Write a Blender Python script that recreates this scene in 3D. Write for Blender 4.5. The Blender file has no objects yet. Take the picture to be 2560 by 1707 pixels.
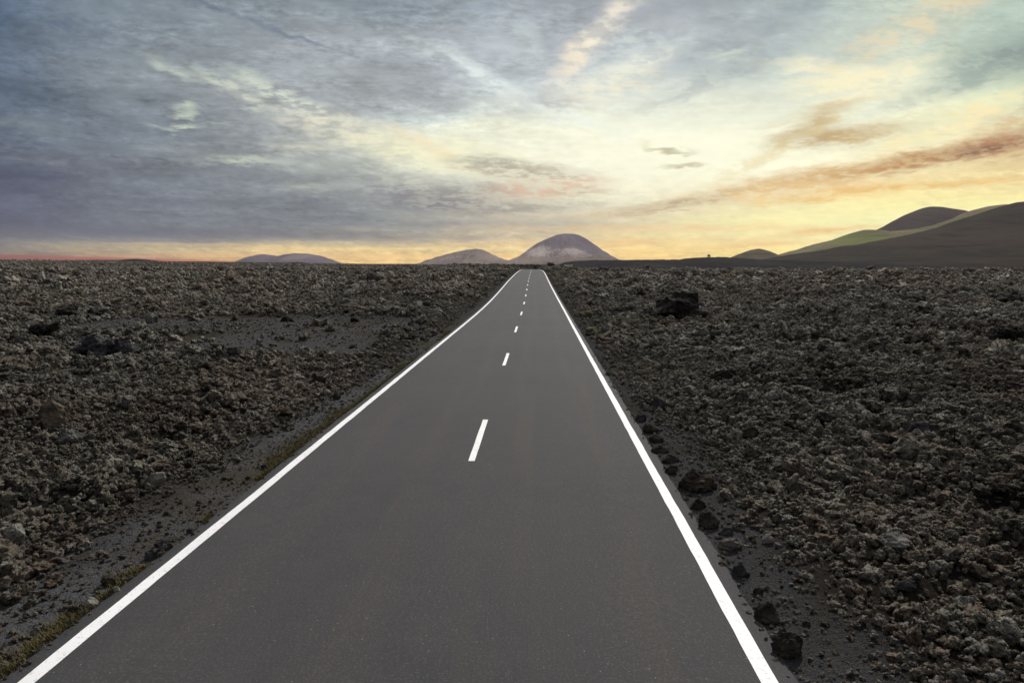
import bpy, math, random
import numpy as np
from mathutils import Vector

random.seed(7)
rng = np.random.default_rng(11)
sc = bpy.context.scene
COL = sc.collection

# ------------------------------------------------------------------ camera model
F = 1707.0                      # focal length in photo pixels (24 mm on a 36 mm wide frame)
H = 3.36                        # eye height
PITCH = math.atan((853.5 - 659.0) / F)
YAW = math.atan((1346.0 - 1280.0) / F * math.cos(PITCH))
cp, sp_, cy, sy = math.cos(PITCH), math.sin(PITCH), math.cos(YAW), math.sin(YAW)
FWD = np.array([-sy * cp, cy * cp, -sp_])
RGT = np.array([cy, sy, 0.0])
UPV = np.cross(RGT, FWD)


def ray(px, py):
    return FWD + RGT * ((px - 1280.0) / F) + UPV * ((853.5 - py) / F)


def uv(px, py):
    d = ray(px, py)
    return d[0] / d[1], d[2] / d[1]


def at_depth(px, py, y):
    """world point on the ray of a photo pixel at forward distance y"""
    d = ray(px, py)
    return np.array([0, 0, H]) + d * (y / d[1])


# ------------------------------------------------------------------ numpy noise
def _hash(ix, iy, seed):
    h = (ix.astype(np.int64) * 374761393 + iy.astype(np.int64) * 668265263 + seed * 974711) & 0xFFFFFFFF
    h = ((h ^ (h >> 13)) * 1274126177) & 0xFFFFFFFF
    h = ((h ^ (h >> 16)) * 2246822519) & 0xFFFFFFFF
    return ((h ^ (h >> 15)) & 0xFFFFFF) / float(0xFFFFFF)


def vn(x, y, seed=0):
    x = np.asarray(x, float); y = np.asarray(y, float)
    ix = np.floor(x); iy = np.floor(y)
    fx = x - ix; fy = y - iy
    fx = fx * fx * fx * (fx * (fx * 6 - 15) + 10); fy = fy * fy * fy * (fy * (fy * 6 - 15) + 10)
    a = _hash(ix, iy, seed); b = _hash(ix + 1, iy, seed)
    c = _hash(ix, iy + 1, seed); d = _hash(ix + 1, iy + 1, seed)
    return (a + (b - a) * fx) * (1 - fy) + (c + (d - c) * fx) * fy


def fbm(x, y, seed=0, octs=4, gain=0.5):
    s = 0.0; a = 1.0; t = 0.0
    for k in range(octs):
        s = s + a * vn(x * 2.03 ** k + 17.3 * k, y * 2.03 ** k - 9.1 * k, seed + k)
        t += a; a *= gain
    return s / t * 2 - 1


def vn3(p, seed=0):
    """3-D value noise on (n,3) points"""
    i = np.floor(p); f = p - i
    f = f * f * (3 - 2 * f)
    out = 0
    for dx in (0, 1):
        for dy in (0, 1):
            for dz in (0, 1):
                w = (f[:, 0] if dx else 1 - f[:, 0]) * (f[:, 1] if dy else 1 - f[:, 1]) * (f[:, 2] if dz else 1 - f[:, 2])
                out = out + w * _hash(i[:, 0] + dx + (i[:, 2] + dz) * 57, i[:, 1] + dy + (i[:, 2] + dz) * 131, seed)
    return out


def sstep(a, b, x):
    t = np.clip((x - a) / (b - a), 0, 1)
    return t * t * (3 - 2 * t)


# ------------------------------------------------------------------ ground shape
PY = [-60, 0, 45, 60, 80, 100, 130, 155, 180, 205, 245, 290, 340, 420, 600]
PZ = [0, 0, 0, .10, .38, .75, 1.2, 1.47, 1.55, 1.5, 1.30, .75, .1, -.5, -.6]
CY = [-60, 50, 75, 100, 150, 200, 245, 300, 400, 600]
CX = [-1.12, -1.12, -1.28, -1.48, -1.68, -2.1, -2.75, -4.2, -9, -24]


def smooth_interp(y, X, Y):
    y = np.asarray(y, float)
    w = 6 + 0.03 * np.abs(y)
    return (np.interp(y - w, X, Y) + 2 * np.interp(y, X, Y) + np.interp(y + w, X, Y)) / 4


def zr(y): return smooth_interp(y, PY, PZ)
def xc(y): return smooth_interp(y, CY, CX)


HALF = 3.0            # centre to edge-line centre
EDGE_R, EDGE_L = 3.22, 3.22


def edge_dist(x, y):
    d = x - xc(y)
    return np.where(d > 0, d - EDGE_R, -d - EDGE_L), d > 0


def clearing(x, y):
    w = 1.6 * fbm(x * .25, y * .25, 71, 3)
    return sstep(24.5, 27.5, y + w + .22 * (x + 14)) * (1 - sstep(39.0, 43.0, y + w)) * sstep(-27.0, -23.5, x + w) * (1 - sstep(-8.0, -5.2, x + w * .6)) \
        * (1 - .9 * sstep(-13, -17, x + w) * (1 - sstep(29.5, 32, y + w)))


def lumps(x, y):
    """coarse relief of the lava field"""
    big = fbm(x / 9.0, y / 9.0, 3, 3)
    mid = fbm(x / 2.6, y / 2.6, 21, 3)
    rid = 1 - np.abs(fbm(x / 5.0, y / 4.0, 33, 3)) * 2.0
    hol = sstep(.12, .5, fbm(x / 1.7, y / 1.3, 47, 2))
    return .34 * big + .20 * mid + .16 * rid - .30 * hol


def terrain(x, y):
    x = np.asarray(x, float); y = np.asarray(y, float)
    d, right = edge_dist(x, y)
    base = zr(y)
    # beyond the crest: flat plain, on the left the field keeps rising to eye level
    left_rise = sstep(120, 520, y) * (1.05 + 5.4 * sstep(90, 620, -x)) * sstep(10, 90, -x)
    for (bx, by, bh, bw, bd) in ((-430, 720, 2.6, 16, 20), (-470, 740, 1.6, 60, 30), (-335, 690, 1.5, 45, 30), (-300, 640, 1.2, 14, 12), (-255, 720, 2.3, 14, 14)):
        left_rise = left_rise + bh * np.exp(-((x - bx) / bw) ** 2 - ((y - by) / bd) ** 2)
    left_rise = left_rise * (1 - .85 * sstep(1000, 1800, y))
    far = sstep(300, 520, y)
    base = base * (1 - far) + far * (.35 + .5 * sstep(700, 2500, y))
    side = np.where(right, .30 * sstep(1.0, 5.0, d) + .25 * sstep(6, 25, d), .18 * sstep(1.5, 5.0, d))
    side = side * (1 - sstep(70, 170, y)) - .75 * sstep(110, 200, y) * sstep(1.5, 14, d) * np.where(right, 1.0, .8)
    l = lumps(x, y)
    big_far = sstep(50, 200, y)
    l = l * (1 + .25 * big_far)
    m = sstep(.5, 4.0, d) * (1 - .92 * clearing(x, y))
    fade = 1 - .75 * sstep(320, 900, y)
    # the field dips in front of the bare clearing, which tilts up a little behind
    fr = sstep(14, 20, y) * (1 - sstep(25, 29, y)) * sstep(-30, -24, x) * (1 - sstep(-6, -4, x))
    l = l * (1 - .6 * fr) - .22 * fr + clearing(x, y) * (.02 + .022 * (y - 27))
    z = base + (1 - far) * side * m + left_rise * sstep(2, 12, d) + l * m * fade
    z = z + .03 * fbm(x / .5, y / .5, 41, 2) * sstep(.15, .8, d)
    z = np.where(d < .05, base - .02 - .09 * sstep(.2, .55, -d), z - .02 * (1 - sstep(.05, .5, d)))
    return z


def drop(px, py, y0=3.0, y1=900.0):
    """where the ray of a photo pixel first meets the terrain"""
    d = ray(px, py)
    ys = np.geomspace(y0, y1, 4000)
    P = np.array([0, 0, H])[None] + d[None] * (ys / d[1])[:, None]
    hit = np.nonzero(P[:, 2] <= terrain(P[:, 0], P[:, 1]))[0]
    k = hit[0] if len(hit) else -1
    return P[k]


# ------------------------------------------------------------------ mesh helpers
def mesh_obj(name, verts, faces, mat=None, parent=None, smooth=False):
    me = bpy.data.meshes.new(name)
    verts = np.asarray(verts, np.float32); faces = np.asarray(faces, np.int32)
    me.vertices.add(len(verts)); me.vertices.foreach_set('co', verts.ravel())
    n = faces.shape[1]
    me.loops.add(faces.size); me.loops.foreach_set('vertex_index', faces.ravel())
    me.polygons.add(len(faces)); me.polygons.foreach_set('loop_start', np.arange(0, faces.size, n, dtype=np.int32))
    me.update(calc_edges=True); me.validate()
    if smooth: me.polygons.foreach_set('use_smooth', np.ones(len(faces), bool))
    if mat: me.materials.append(mat)
    o = bpy.data.objects.new(name, me); COL.objects.link(o)
    if parent: o.parent = parent
    return o


def grid_faces(nr, nc):
    i = np.arange(nr * nc).reshape(nr, nc)
    return np.stack([i[:-1, :-1].ravel(), i[:-1, 1:].ravel(), i[1:, 1:].ravel(), i[1:, :-1].ravel()], 1)


def tag(o, label=None, cat=None, group=None, kind=None):
    if label: o['label'] = label
    if cat: o['category'] = cat
    if group: o['group'] = group
    if kind: o['kind'] = kind
    return o


# ------------------------------------------------------------------ node helpers
def srgb(c):
    c = [v / 255.0 for v in c[:3]]
    return tuple(v / 12.92 if v <= .04045 else ((v + .055) / 1.055) ** 2.4 for v in c)


class NT:
    def __init__(s, tree): s.t = tree; s.n = tree.nodes; s.l = tree.links

    def new(s, typ, **kw):
        nd = s.n.new(typ)
        for k, v in kw.items(): setattr(nd, k, v)
        return nd

    def put(s, sock, v):
        if isinstance(v, bpy.types.NodeSocket): s.l.new(v, sock)
        elif v is not None: sock.default_value = v

    def m(s, op, a, b=None, c=None, clamp=False):
        nd = s.new('ShaderNodeMath', operation=op, use_clamp=clamp)
        for i, v in enumerate((a, b, c)):
            if v is not None: s.put(nd.inputs[i], v)
        return nd.outputs[0]

    def vm(s, op, a, b=None, out=0, scale=None):
        nd = s.new('ShaderNodeVectorMath', operation=op)
        s.put(nd.inputs[0], a)
        if b is not None: s.put(nd.inputs[1], b)
        if scale is not None: s.put(nd.inputs['Scale'], scale)
        return nd.outputs[out]

    def comb(s, x, y, z=0.0):
        nd = s.new('ShaderNodeCombineXYZ')
        for i, v in enumerate((x, y, z)): s.put(nd.inputs[i], v)
        return nd.outputs[0]

    def sep(s, v):
        nd = s.new('ShaderNodeSeparateXYZ'); s.put(nd.inputs[0], v); return nd.outputs

    def noise(s, vec, scale, detail=4, rough=.5, dist=0.0, col=False):
        nd = s.new('ShaderNodeTexNoise')
        s.put(nd.inputs['Vector'], vec); nd.inputs['Scale'].default_value = scale
        nd.inputs['Detail'].default_value = detail; nd.inputs['Roughness'].default_value = rough
        nd.inputs['Distortion'].default_value = dist
        return nd.outputs['Color' if col else 'Fac']

    def rng(s, v, a, b, c=0.0, d=1.0, smooth=True):
        nd = s.new('ShaderNodeMapRange', interpolation_type='SMOOTHSTEP' if smooth else 'LINEAR')
        s.put(nd.inputs[0], v)
        for i, k in enumerate((a, b, c, d)): s.put(nd.inputs[i + 1], k)
        return nd.outputs[0]

    def mix(s, fac, a, b, blend='MIX'):
        nd = s.new('ShaderNodeMix', data_type='RGBA', blend_type=blend, clamp_factor=True)
        s.put(nd.inputs[0], fac)
        for sock, v in ((nd.inputs[6], a), (nd.inputs[7], b)):
            if isinstance(v, tuple): v = (*v[:3], 1.0)
            s.put(sock, v)
        return nd.outputs[2]

    def gain(s, c, k):
        nd = s.new('ShaderNodeHueSaturation'); s.put(nd.inputs['Color'], c); s.put(nd.inputs['Value'], k)
        return nd.outputs[0]

    def ramp(s, fac, stops, interp='LINEAR'):
        nd = s.new('ShaderNodeValToRGB'); cr = nd.color_ramp; cr.interpolation = interp
        while len(cr.elements) < len(stops): cr.elements.new(.5)
        for e, (p, c) in zip(cr.elements, stops): e.position = p; e.color = (*c[:3], 1)
        s.put(nd.inputs[0], fac)
        return nd.outputs[0]


def material(name, rough=.9, spec=.2):
    m = bpy.data.materials.new(name); m.use_nodes = True
    nt = NT(m.node_tree)
    b = m.node_tree.nodes['Principled BSDF']
    b.inputs['Roughness'].default_value = rough
    b.inputs['Specular IOR Level'].default_value = spec
    return m, nt, b


def bump(nt, b, h, strength, dist):
    nd = nt.new('ShaderNodeBump'); nd.inputs['Strength'].default_value = strength; nd.inputs['Distance'].default_value = dist
    nt.put(nd.inputs['Height'], h); nt.l.new(nd.outputs[0], b.inputs['Normal'])


def obj_coord(nt): return nt.new('ShaderNodeTexCoord').outputs['Object']
def pos(nt): return nt.new('ShaderNodeNewGeometry').outputs['Position']


# ------------------------------------------------------------------ materials
def mat_ground():
    m, nt, b = material('cinder_ground', 1.0, 0.0)
    p = pos(nt)
    n1 = nt.noise(p, .35, 5, .6); n2 = nt.noise(p, 7, 6, .65); n3 = nt.noise(p, 60, 3, .6)
    c = nt.mix(nt.rng(n1, .35, .65), (.016, .0145, .013), (.027, .023, .019))
    c = nt.mix(nt.rng(n2, .5, .75), c, (.050, .045, .039))
    c = nt.mix(nt.rng(n3, .55, .75, 0, .4), c, (.07, .066, .06))
    at = nt.new('ShaderNodeAttribute', attribute_name='gravel').outputs['Fac']
    g = nt.mix(nt.rng(n3, .35, .7), (.062, .063, .067), (.125, .125, .132))
    g = nt.mix(nt.rng(n1, .45, .62), g, nt.mix(nt.rng(n3, .35, .7), (.045, .040, .035), (.10, .090, .078)))
    g = nt.mix(nt.rng(nt.sep(p)[0], -1.0, 1.0), g, nt.mix(.42, g, (.012, .012, .0125)))
    c = nt.mix(at, c, g)
    # the dry plain beyond the crest
    fy = nt.sep(p)[1]
    c = nt.mix(nt.rng(fy, 420, 900, 0, .8), c, (.040, .036, .031))
    nt.put(b.inputs['Base Color'], c)
    n4 = nt.noise(p, 24, 4, .75)
    h = nt.m('ADD', nt.m('MULTIPLY', n2, .6), nt.m('ADD', nt.m('MULTIPLY', n3, .15), nt.m('MULTIPLY', n4, .35)))
    bump(nt, b, h, 1.0, .14)
    return m


def mat_rubble():
    m, nt, b = material('lava_clinker', 1.0, 0.0)
    p = obj_coord(nt)
    tone = nt.new('ShaderNodeAttribute', attribute_name='tone', attribute_type='INSTANCER').outputs['Fac']
    hue = nt.new('ShaderNodeAttribute', attribute_name='hue', attribute_type='INSTANCER').outputs['Fac']
    off = nt.comb(nt.m('MULTIPLY', tone, 91.0), nt.m('MULTIPLY', hue, 37.0), tone)
    q = nt.vm('ADD', p, off)
    n1 = nt.noise(q, 2.6, 5, .7); n2 = nt.noise(q, 9, 4, .7)
    dark = nt.ramp(hue, [(0, (.072, .067, .060)), (.5, (.082, .071, .058)), (.75, (.098, .071, .056)), (.9, (.070, .068, .073)), (1, (.094, .083, .062))])
    lich = nt.ramp(hue, [(0, (.53, .50, .44)), (.5, (.51, .47, .385)), (.8, (.46, .375, .30)), (1, (.56, .54, .48))])
    f = nt.m('MULTIPLY', nt.rng(n1, .38, .56), nt.rng(tone, .05, .9, .28, 1.0, False))
    c = nt.mix(f, dark, lich)
    c = nt.mix(nt.rng(n2, .6, .8, 0, .35), c, (.02, .019, .018))
    c = nt.mix(nt.rng(tone, .972, .99), c, (.27, .26, .235))
    nt.put(b.inputs['Base Color'], c)
    bump(nt, b, nt.m('ADD', nt.m('MULTIPLY', n1, .5), n2), 1.0, .22)
    return m


def mat_rock(name, dark, light, cover, scale=1.6, third=None):
    m, nt, b = material(name, .95, .05)
    p = obj_coord(nt)
    n1 = nt.noise(p, scale, 5, .65); n2 = nt.noise(p, scale * 5, 4, .7); n3 = nt.noise(p, scale * .9, 3, .6, 1.0)
    c = nt.mix(nt.rng(n1, .62 - cover * .3, .80 - cover * .3), dark, light)
    if third: c = nt.mix(nt.rng(n3, .5, .66, 0, .8), c, third)
    c = nt.mix(nt.rng(n2, .58, .78, 0, .6), c, tuple(v * .4 for v in dark))
    nt.put(b.inputs['Base Color'], c)
    bump(nt, b, nt.m('ADD', nt.m('MULTIPLY', n1, .6), n2), .9, .1)
    return m


def mat_asphalt():
    m, nt, b = material('asphalt', .88, .22)
    p = pos(nt)
    s = nt.sep(p)
    att = nt.new('ShaderNodeAttribute', attribute_name='lateral').outputs['Fac']
    # worn wheel tracks
    w = 0.0
    tr = None
    for cx in (-2.15, -.75, .85, 2.2):
        d = nt.m('MULTIPLY', nt.m('SUBTRACT', att, cx), 2.6)
        g = nt.m('POWER', 2.718, nt.m('MULTIPLY', nt.m('MULTIPLY', d, d), -1.0))
        tr = g if tr is None else nt.m('ADD', tr, g)
    long_v = nt.comb(nt.m('MULTIPLY', att, 1.0), nt.m('MULTIPLY', s[1], .05), 0)
    nl = nt.noise(long_v, 2.4, 4, .55)
    streak = nt.noise(nt.comb(att, nt.m('MULTIPLY', s[1], .02), 3), 26, 3, .6)
    patch = nt.noise(p, .22, 3, .5)
    c = nt.mix(nt.rng(patch, .35, .65), (.044, .0435, .048), (.053, .051, .0545))
    mott = nt.noise(p, 1.7, 5, .65)
    c = nt.mix(nt.rng(mott, .42, .72, 0, .6), c, (.062, .058, .059))
    c = nt.mix(nt.m('MULTIPLY', nt.rng(nl, .35, .65), nt.rng(tr, 0, 1, .12, .5)), c, (.074, .062, .054))
    c = nt.mix(nt.rng(streak, .48, .75, 0, .55), c, (.048, .048, .053))
    st2 = nt.noise(nt.comb(att, nt.m('MULTIPLY', s[1], .10), 9), 60, 3, .6)
    c = nt.mix(nt.rng(st2, .52, .75, 0, .45), c, (.096, .093, .092))
    g1 = nt.noise(p, 42, 5, .8); g2 = nt.noise(p, 24, 2, .6)
    c = nt.mix(nt.rng(g1, .40, .62, .55, 0), c, (.036, .036, .039))
    c = nt.mix(nt.rng(g1, .53, .68, 0, .5), c, (.125, .121, .119))
    vor = nt.new('ShaderNodeTexVoronoi'); nt.put(vor.inputs['Vector'], p); vor.inputs['Scale'].default_value = 9
    fleck = nt.m('LESS_THAN', vor.outputs['Distance'], .045)
    c = nt.mix(nt.m('MULTIPLY', fleck, .6), c, (.42, .40, .38))
    nt.put(b.inputs['Base Color'], c)
    bump(nt, b, nt.m('ADD', g1, nt.m('MULTIPLY', g2, .5)), .25, .012)
    return m


def mat_paint():
    m, nt, b = material('road_paint', .6, .3)
    p = pos(nt)
    n = nt.noise(p, 60, 3, .7); k = nt.noise(p, 1.3, 4, .6); w = nt.noise(p, 8, 4, .7)
    c = nt.mix(nt.rng(k, .35, .7), (.86, .86, .88), (.80, .80, .81))
    c = nt.mix(nt.rng(n, .62, .78, 0, .35), c, (.42, .41, .41))
    c = nt.mix(nt.rng(w, .55, .68, 0, .45), c, (.46, .45, .44))
    c = nt.mix(nt.rng(nt.noise(p, 26, 5, .75), .60, .66, 0, .75), c, (.12, .118, .118))
    nt.put(b.inputs['Base Color'], c)
    bump(nt, b, n, .2, .004)
    return m


def mat_hill(name, stops, patches=(), stretch=(1, 1, 1), scale=.012, lines=None, rough_bump=6.0):
    """stops: ramp colours by noise; patches: (x,y,z centre, radii, colour, strength)"""
    m, nt, b = material(name, 1.0, 0.0)
    p = pos(nt)
    q = nt.vm('MULTIPLY', p, stretch)
    n = nt.noise(q, scale, 7, .62, .4)
    c = nt.ramp(nt.rng(n, .36, .64, smooth=False), stops)
    fine = nt.noise(p, scale * 14, 4, .7)
    for (ctr, rad, colr, st, wob) in patches:
        mp = nt.new('ShaderNodeMapping', vector_type='TEXTURE')
        nt.put(mp.inputs['Vector'], p)
        mp.inputs['Location'].default_value = ctr; mp.inputs['Scale'].default_value = rad
        d = nt.vm('LENGTH', mp.outputs[0], out=1)
        d = nt.m('ADD', d, nt.m('MULTIPLY', nt.m('SUBTRACT', n, .5), wob))
        d = nt.m('ADD', d, nt.m('MULTIPLY', nt.m('SUBTRACT', fine, .5), wob * .6))
        c = nt.mix(nt.rng(d, 1.15, .55, 0, st), c, colr)
    c = nt.mix(nt.rng(fine, .5, .75, 0, .4), c, tuple(v * .62 for v in stops[0][1]))
    if lines:
        z = nt.sep(p)
        wv = nt.noise(nt.comb(nt.m('MULTIPLY', z[0], .004), nt.m('MULTIPLY', z[1], .004), nt.m('MULTIPLY', z[2], lines)), 1.0, 3, .5)
        c = nt.mix(nt.rng(wv, .57, .64, 0, .4), c, tuple(v * .35 for v in stops[0][1]))
    nt.put(b.inputs['Base Color'], c)
    bump(nt, b, nt.m('ADD', n, nt.m('MULTIPLY', fine, .35)), .7, rough_bump)
    return m


def mat_plain(name, c0, c1, scale=3.0, rough=.8):
    m, nt, b = material(name, rough, .15)
    n = nt.noise(pos(nt), scale, 4, .6)
    nt.put(b.inputs['Base Color'], nt.mix(nt.rng(n, .35, .65), c0, c1))
    return m


# ------------------------------------------------------------------ ground sheet
def build_ground():
    def axis(lo, hi, n, k):
        t = np.linspace(np.arcsinh(lo / k), np.arcsinh(hi / k), n)
        return np.sinh(t) * k
    ys = axis(-25, 5600, 900, 12.0)
    xs = axis(-4800, 4800, 820, 6.0)
    X, Y = np.meshgrid(xs, ys)
    X = X + xc(Y) * np.exp(-np.abs(X) / 12)
    Z = terrain(X, Y)
    v = np.stack([X, Y, Z], -1).reshape(-1, 3)
    o = mesh_obj('ground', v, grid_faces(len(ys), len(xs)), mat_ground(), smooth=True)
    d, right = edge_dist(X, Y)
    wob = .35 * fbm(X / 1.2, Y / 1.2, 5, 3)
    g = np.where(right, 1 - sstep(.4, 1.4, d + wob), 1 - sstep(.6, 1.7, d + wob)) * (1 - .5 * sstep(15, 40, Y))
    g = np.clip(np.maximum(g, clearing(X, Y) * .74), 0, 1)
    a = o.data.attributes.new('gravel', 'FLOAT', 'POINT'); a.data.foreach_set('value', g.ravel().astype(np.float32))
    return tag(o, kind='structure')


def build_road():
    ys = np.concatenate([np.arange(-25, 30, .08), np.arange(30, 40, .25), np.arange(40, 330, 1.0)])
    wl = .03 * fbm(ys * 1.3, ys * 0, 8, 3) + .03 * fbm(ys * 9, ys * 0, 9, 2) * .4
    wr = .03 * fbm(ys * 1.3, ys * 0 + 5, 10, 3) + .03 * fbm(ys * 9, ys * 0, 12, 2) * .4
    lat = [-EDGE_L - .14, -EDGE_L, -3.0, -1.5, 0, 1.5, 3.0, EDGE_R, EDGE_R + .14]
    V = []; A = []
    for k, l in enumerate(lat):
        off = wl if k < 2 else wr if k > 6 else 0 * ys
        z = zr(ys) + .0 - .03 * (abs(l) / 3.0) ** 2 + .03
        if k in (0, len(lat) - 1): z = z - .19
        V.append(np.stack([xc(ys) + l + off, ys, z], 1)); A.append(np.full(len(ys), l))
    v = np.stack(V, 1).reshape(-1, 3)
    o = mesh_obj('road', v, grid_faces(len(ys), len(lat)), mat_asphalt(), smooth=True)
    a = o.data.attributes.new('lateral', 'FLOAT', 'POINT'); a.data.foreach_set('value', np.stack(A, 1).ravel().astype(np.float32))
    tag(o, kind='structure')

    paint = mat_paint()

    def strip(name, c, w, y0, y1, step):
        y = np.linspace(y0, y1, max(2, int((y1 - y0) / step) + 1))
        rows = []
        for l in (c - w / 2, c + w / 2):
            # stay 5 mm over the piecewise linear road surface
            zz = np.interp(y, ys, zr(ys)) + .03 - .03 * (1.0 if abs(l) > 2.2 else abs(l) / 1.5 * .25) + .006
            if abs(l) > 3.0: zz = zz - .03 * ((EDGE_R / 3) ** 2 - 1) * (abs(l) - 3.0) / .22
            rows.append(np.stack([np.interp(y, ys, xc(ys)) + l + .010 * fbm(y * 2, y * 0 + l * 7, 3, 3), y, zz], 1))
        v = np.stack(rows, 1).reshape(-1, 3)
        return mesh_obj(name, v, grid_faces(len(y), 2), paint, parent=o)
    strip('edge_line', -HALF, .14, -20, 300, .2)
    strip('edge_line', HALF, .14, -20, 300, .2)
    k = 11.35
    y = k - 11.0 * 2
    while y < 290:
        strip('centre_dash', 0, .11, y, y + 3.1, .5)
        y += 10.95
    return o


# ------------------------------------------------------------------ rocks
def ico(sub):
    import bmesh
    bm = bmesh.new(); bmesh.ops.create_icosphere(bm, subdivisions=sub, radius=1.0)
    v = np.array([p.co[:] for p in bm.verts]); f = np.array([[q.index for q in p.verts] for p in bm.faces])
    bm.free(); return v, f


ICO = {k: ico(k) for k in (3, 4, 5)}


def rock_shape(seed, sub=4, craggy=1.0, flat=.75):
    v, f = ICO[sub]
    r = np.random.default_rng(seed)
    o = r.uniform(0, 90, 3)
    # a few random cutting planes make broad broken faces
    p = v.copy()
    for _ in range(12):
        n = r.normal(size=3); n /= np.linalg.norm(n); d = r.uniform(.55, .9)
        t = p @ n - d
        p = p - np.outer(np.maximum(t, 0) * .97, n)
    n1 = vn3(v * 1.7 + o, seed) - .5
    n2 = 1 - np.abs(vn3(v * 3.6 + o * 1.3, seed + 5) - .5) * 4
    n3 = vn3(v * 8 + o, seed + 9) - .5
    n4 = vn3(v * 17 + o, seed + 13) - .5
    k = 1 + craggy * (.50 * n1 - .15 * n2 + .26 * n3 + .15 * n4)
    p = p * k[:, None]
    p = p * np.array([r.uniform(.85, 1.2), r.uniform(.75, 1.05), flat * r.uniform(.85, 1.15)])
    return p, f


def scatter():
    """(x,y,r) of the uncountable clinker blocks, everywhere that the road's surroundings show"""
    out = []

    def zone(y0, y1, cell, rmin, rmax, pw, wide=.86, extra=4.0, keep=None):
        ny = int((y1 - y0) / cell)
        hw = wide * y1 + extra
        nx = int(2 * hw / cell)
        iy, ix = np.meshgrid(np.arange(ny), np.arange(nx), indexing='ij')
        x = (-hw + (ix + rng.random(ix.shape)) * cell).ravel(); y = (y0 + (iy + rng.random(ix.shape)) * cell).ravel()
        k = np.abs(x) < wide * y + extra
        x, y = x[k], y[k]
        d, right = edge_dist(x, y)
        wob = .6 * fbm(x / 1.5, y / 1.5, 61, 3)
        n_ = sstep(11, 20, y)
        dens = np.where(right, sstep(.4 - .35 * n_, 1.15 - .6 * n_, d + wob * (1 - .6 * n_)), sstep(.75 - .5 * n_, 1.75 - .85 * n_, d + wob * (1 - .5 * n_)))
        dens = dens * (1 - (.99 - .06 * sstep(.1, .5, fbm(x / 2.5, y / 1.5, 87, 2))) * sstep(.2, .8, clearing(x, y)))
        k = (rng.random(len(x)) < dens) & (d > .2)
        if keep is not None: k &= keep(x, y)
        x, y, d = x[k], y[k], d[k]
        r = rmin + (rmax - rmin) * rng.random(len(x)) ** pw
        # local size fields: patches of finer and coarser blocks
        r = r * (.75 + .6 * np.clip(.5 + .9 * fbm(x / 3.0, y / 3.0, 77, 2), 0, 1))
        r = r * (.55 + .45 * sstep(.3, 3.0, d))
        out.append(np.stack([x, y, r], 1))

    zone(2.5, 15, .105, .045, .125, 2.0)
    zone(15, 24, .135, .055, .15, 2.0)
    zone(2.5, 24, .62, .10, .24, 2.4)
    zone(24, 60, .22, .075, .22, 2.0)
    zone(20, 70, 1.3, .2, .42, 2.4)
    zone(60, 150, .52, .15, .40, 1.8, extra=2)
    zone(70, 160, 2.6, .45, .85, 2.0)
    zone(150, 270, 1.15, .32, .75, 1.8, .82, 0)
    zone(270, 620, 2.6, .45, .95, 2.0, .82, 0, keep=lambda x, y: x < -14)
    # pebbles of the gravel strips and of the bare clearing
    n = 20000
    y = 3 + 23 * rng.random(n) ** 1.6; side = rng.random(n) < .5
    d = -.05 + 2.2 * rng.random(n) ** 1.2
    x = xc(y) + np.where(side, EDGE_R + d, -EDGE_L - d)
    out.append(np.stack([x, y, .007 + .034 * rng.random(n) ** 4], 1))
    n = 2500
    x = rng.uniform(-25, -5, n); y = rng.uniform(26, 42, n); k = clearing(x, y) > .2
    out.append(np.stack([x[k], y[k], rng.uniform(.02, .07, k.sum())], 1))
    return np.concatenate(out)


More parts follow.
